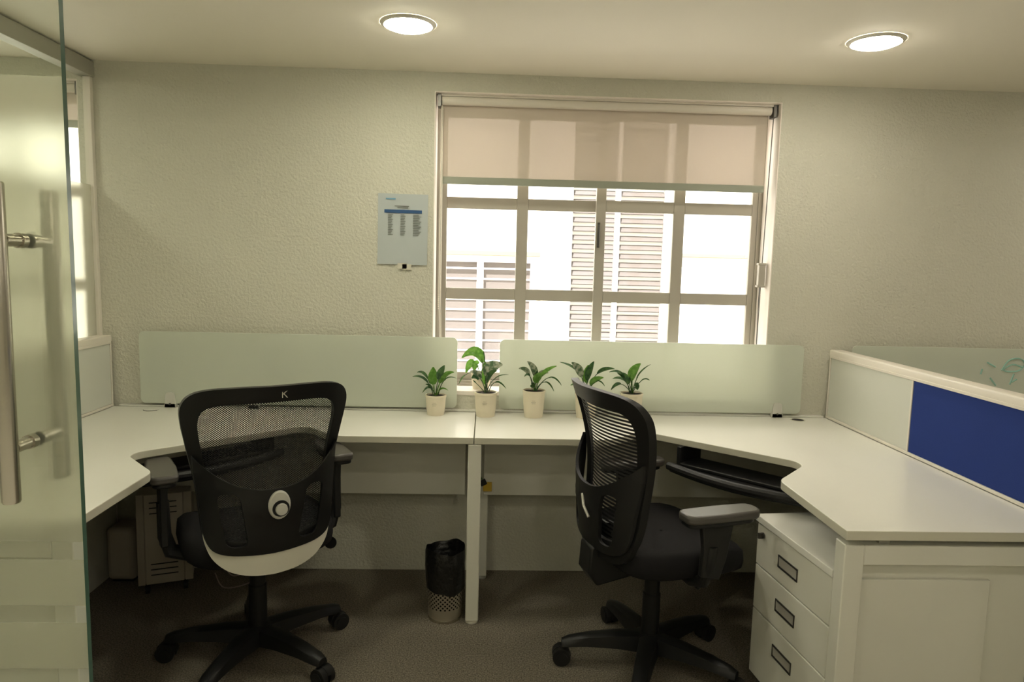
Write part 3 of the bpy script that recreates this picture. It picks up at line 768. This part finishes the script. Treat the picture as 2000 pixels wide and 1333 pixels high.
for i, (r, z) in enumerate(((.02, .06), (.062, .10), (.070, .272), (.076, .290), (.0785, .280), (.0785, .22), (.0775, .17), (.076, .125))):
    row = []
    for k in range(49):
        a = 2*PI*k/48; wv = (.0022*math.sin(a*5+i)+.001*math.sin(a*9+2*i))*(1 if i > 1 else .2)
        dz = .008*math.sin(a*2+.5)+.002*math.sin(a*7) if i in (3, 7) else 0
        row.append(((r+wv)*math.cos(a), (r+wv)*math.sin(a), z+dz))
    rows.append(row)
MB().grid(rows).build('bin_bag', 'bag', bn, smooth=60)

# ------------------------------------------------------------------ boxes under the left desk
cp = thing('computer_trolley', 'grey-beige slotted metal computer case under the left desk', 'computer case', (-1.412, -.285, 0), math.radians(20))
CW_, CD_, Z0_, Z1_ = .205, .20, .052, .435
sb = MB(); sb.box((0, .003, Z0_), (CW_, CD_, Z1_)); sb.build('case', 'cpu', cp, bevel=.004)
obox('side_strip', (-.001, -.004, Z0_-.002), (.026, .006, Z1_+.001), 'cpu', cp, .002)
obox('front_plate', (.029, -.006, Z0_), (.172, .003, Z1_), 'cpu', cp, .002)
obox('side_strip', (.175, -.003, Z0_), (CW_+.001, .006, Z1_+.001), 'cpu', cp, .002)
for z in (.092, .115, .138, .355, .378, .401): obox('slot', (.048, -.0072, z-.0022), (.150, -.0058, z+.0022), 'gap', cp, 0)
for (x, y) in ((.03, .03), (CW_-.03, .03), (.03, CD_-.03), (CW_-.03, CD_-.03)):
    q = MB(); q.cyl((x-.008, y, .018), (x+.008, y, .018), .018, seg=16); q.cyl((x, y, .025), (x, y, Z0_+.002), .008, seg=8); q.build('wheel', 'black_soft', cp)
up = thing('power_supply_box', 'rounded off-white power box on the floor behind the computer case', 'power box', (-1.565, -.10, 0))
obox('body', (-.045, -.06, .012), (.075, .08, .245), 'cpu', up, .022, bseg=4)
obox('foot', (-.03, -.04, 0), (.06, .06, .012), 'black_soft', up, .002)
for k, (pts, lb) in enumerate((
        ([(-1.15, -.16, .05), (-1.10, -.20, .006), (-1.02, -.17, .005), (-.98, -.10, .02), (-1.0, -.05, .10), (-1.0, -.12, .38)], 'pale cable looping on the floor beside the computer case'),
        ([(-1.14, -.12, .09), (-1.08, -.14, .03), (-1.04, -.08, .05), (-1.03, -.04, .20), (-1.04, -.125, .40)], 'pale cable rising to the desk behind the other cable'))):
    tag(MB().tube(catmull(pts, 8), .003, 8).build('cable', 'cable'), lb, 'cable', 'cables under the left desk')
tag(MB().cyl((-.69, -.001, .128), (-.69, -.007, .128), .028, seg=24).build('wall_socket_cover', 'black_soft'), 'round dark cover low on the wall behind the left chair', 'wall cover')

# small packet behind the centre leg
pk = thing('packet', 'small yellow and black packet beside the centre leg', 'packet', (.012, -.155, .43))
mx = Matrix.Rotation(math.radians(-28), 4, 'Y')
MB().box((-.012, -.008, .0), (.026, .004, .040)).build('packet_body', 'yellow', pk, bevel=.002)
MB().box((-.006, -.012, .028), (.022, -.001, .052), mx=mx).build('black_label', 'black', pk, bevel=.001)
MB().box((-.01, -.008, .055), (.012, -.001, .075), mx=mx).build('green_flap', 'leaf_dark', pk, bevel=.001)

# ------------------------------------------------------------------ paper on the wall
pp = thing('pinned_paper', 'printed sheet with a blue table header taped to the wall', 'paper', (-.372, -.004, 1.548), 0)
rows = []
for j in range(9):
    z = -.152+.304*j/8
    rows.append([(-.108+.216*i/8, -.0022*abs(j-4)/4*(1 if j < 4 else .2)-.003*((i/8-.5)**2)*(1 if j < 3 else .3), z) for i in range(9)])
MB().grid(rows).build('sheet', 'paper', pp)
pp.rotation_euler.y = math.radians(.4)
def pr(name, x0, x1, z0, z1, m): return obox(name, (x0, -.0032, z0), (x1, -.0022, z1), m, pp, 0)
pr('logo', -.074, -.032, .127, .133, 'print_light_blue')
pr('title', -.036, .026, .0985, .1015, 'print_dark'); pr('title', -.024, .022, .0915, .094, 'print_dark')
pr('table_header', -.080, .082, .070, .084, 'print_blue')
q = MB()
for i in range(13):
    z = .063-.0072*i
    for (a, b) in ((-.064, -.042-.004*((i*7) % 3)), (-.010, .006+.003*((i*5) % 3)), (.044+.003*((i*3) % 3), .068+.006*((i*5) % 3))): q.box((a, -.0032, z-.0011), (b, -.0022, z+.0011))
tag(q.build('table_text', 'print_dark', pp, smooth=0), kind='stuff')
for (x, z) in ((.0, -.158), (.02, -.162)): obox('tape', (x-.02, -.0042, z-.012), (x+.02, -.0032, z+.012), 'tape', pp, 0)

# ------------------------------------------------------------------ potted plants
PXM = 1/452.0
def plant(label, loc, r_top, hgt, leaves, grp='potted plants along the window'):
    P = thing('potted_plant', label, 'potted plant', loc, 0, grp)
    rb = r_top*.80
    MB().lathe([(.0005, 0), (rb, 0), (rb+.0005, .002), (rb+(r_top-rb)*.22, hgt*.22), (rb+(r_top-rb)*.22+.0012, hgt*.225), (r_top-.002, hgt-.010), (r_top, hgt-.009), (r_top, hgt), (r_top-.004, hgt), (r_top-.005, hgt-.012)], 32, cap=False).build('pot', 'pot', P, smooth=40)
    so_ = MB(); rows = []
    for i in range(6):
        rr = (r_top-.004)*i/5+.0004
        rows.append([(rr*math.cos(2*PI*k/20), rr*math.sin(2*PI*k/20), hgt-.006+.004*(1-i/5)+random.uniform(-.0012, .0012)*(i > 0)) for k in range(20)])
        rows[-1].append(rows[-1][0])
    so_.grid(rows); so_.build('soil', 'soil', P, smooth=60)
    tx = MB()
    for k, wl in enumerate((.014, .020, .016)):
        zz = hgt*.66-.006*k; rr = rb+(r_top-rb)*zz/hgt+.0005
        tx.box((-.004-wl/2, -rr-.0006, zz-.0006), (-.004+wl/2, -rr+.004, zz+.0006))
    tx.build('print', 'pot_print', P, smooth=0)
    for (cx, cz, tx_, tz, wd, t0, m) in leaves:
        d0 = random.uniform(-.6, .6); ty = d0*abs(tx_)*PXM*.8+random.uniform(-.006, .004)-.006
        P0 = Vector((random.uniform(-.006, .006)+tx_*PXM*.06, random.uniform(-.006, .006), hgt-.006))
        P1 = Vector((cx*PXM, ty*.4, hgt-.004+cz*PXM)); P2 = Vector((tx_*PXM, ty, hgt-.004+tz*PXM))
        n = 15; pts = [P0*(1-t)**2+P1*2*t*(1-t)+P2*t*t for t in [k/(n-1) for k in range(n)]]
        nb = int(t0*(n-1))
        lf = MB(); lf.tube(pts[:nb+2], [.0019-.0007*k/n for k in range(nb+2)], 6)
        rows = []; side0 = Vector((0, -1, 0))
        for k in range(nb, n):
            s = (k-nb)/(n-1-nb); t = (pts[min(k+1, n-1)]-pts[max(k-1, 0)]).normalized()
            side = (Vector((-t.z, -.55, t.x)) if wd > 8 else Vector((-t.z*.6, -.9, t.x*.6)))
            side = (side-t*side.dot(t)).normalized(); up_ = side.cross(t).normalized()
            if up_.z < 0: up_ = -up_
            w_ = wd*PXM*.56*(math.sin(PI*min(1, (s*.93+.04))**.75))**.85+.0004
            rows.append([pts[k]+side*w_*q+up_*(abs(q)*w_*.35) for q in (-1, -.5, 0, .5, 1)])
        lf.grid(rows); lf.build('leaf', m, P, smooth=80)
    return P
g_, d_, v_ = 'leaf_green', 'leaf_dark', 'leaf_grey'
ZD = .7502
plant('small potted plant in front of the left glass screen, leftmost', (-.213, -.092, ZD), .0455, .088, [(-4, 24, -5.5, 57, 19, .45, g_), (2, 35, 17, 62, 13, .55, d_), (-16, 52, -36, 47, 7, .45, d_), (-15, 44, -44, 40, 6, .4, d_), (8, 46, 35, 47, 10, .45, g_), (12, 46, 41, 36, 5, .5, d_), (8, 38, 20, 36, 12, .45, g_), (-9, 22, -20, 23, 6, .4, d_), (-10, 30, -25, 7, 6, .4, d_), (8, 20, 24, 11, 8, .35, g_), (-7, 30, -13, 44, 9, .5, g_)])
plant('tallest potted plant with broad arching leaves, beside the desk seam', (.004, -.102, ZD), .050, .106, [(-2, 45, -7, 87, 4, .35, d_), (-2, 112, -48, 68, 19, .42, g_), (-4, 58, 31, 58, 26, .42, v_), (-2, 40, 21, 46, 11, .35, d_), (-8, 42, -32, 44, 11, .45, v_), (10, 36, 44, 34, 4, .5, d_), (14, 38, 39, 10, 7, .5, d_), (-10, 12, -26, 26, 3, .8, d_), (-10, 44, -28, 30, 13, .5, d_), (-1, 30, -3, 62, 12, .3, g_)])
plant('potted plant with grey-green drooping leaves, second right of the desk seam', (.213, -.104, ZD), .050, .118, [(8, 42, -15, 58, 13, .4, v_), (6, 40, 41, 53, 9, .45, g_), (-6, 48, -31, 43, 9, .45, v_), (-8, 44, -20, 28, 6, .5, d_), (6, 40, 27, 36, 13, .45, v_), (4, 25, 13, 38, 17, .4, g_), (-2, 14, -5, 16, 10, .3, d_), (28, 48, 54, 11, 6, .5, d_), (20, 36, 40, -2, 6, .5, d_), (0, 26, 6, 42, 8, .4, d_)])
plant('potted plant partly hidden behind the left edge of the right chair', (.442, -.098, ZD), .050, .112, [(-5, 50, -55, 61, 7, .5, d_), (-8, 44, -32, 61, 16, .45, v_), (0, 38, 12, 64, 15, .4, d_), (-2, 30, 2, 56, 15, .4, g_), (12, 54, 53, 50, 9, .5, d_), (5, 28, 30, 34, 14, .4, g_), (-12, 24, -32, 15, 8, .4, d_), (18, 40, 34, 16, 5, .5, d_)])
plant('rightmost potted plant behind the top of the right chair', (.642, -.096, ZD), .050, .112, [(-14, 54, -51, 46, 7, .45, d_), (-6, 34, -33, 43, 13, .4, d_), (-12, 38, -40, 30, 7, .5, d_), (-8, 42, 13, 62, 21, .4, g_), (4, 38, 37, 58, 8, .45, d_), (18, 36, 38, 25, 6, .5, d_), (10, 28, 10, 9, 12, .45, d_), (-22, 34, -39, 4, 8, .5, d_), (-3, 26, -7, 40, 8, .4, d_)])
plant('potted plant standing on the window sill behind the tallest plant', (-.02, .065, SILL+.0005), .046, .075, [(-16, 44, -31, 0, 15, .45, g_), (-10, 38, -14, 2, 15, .4, g_), (-32, 8, -46, -26, 4, .6, d_), (6, 24, 18, 14, 10, .4, d_)])
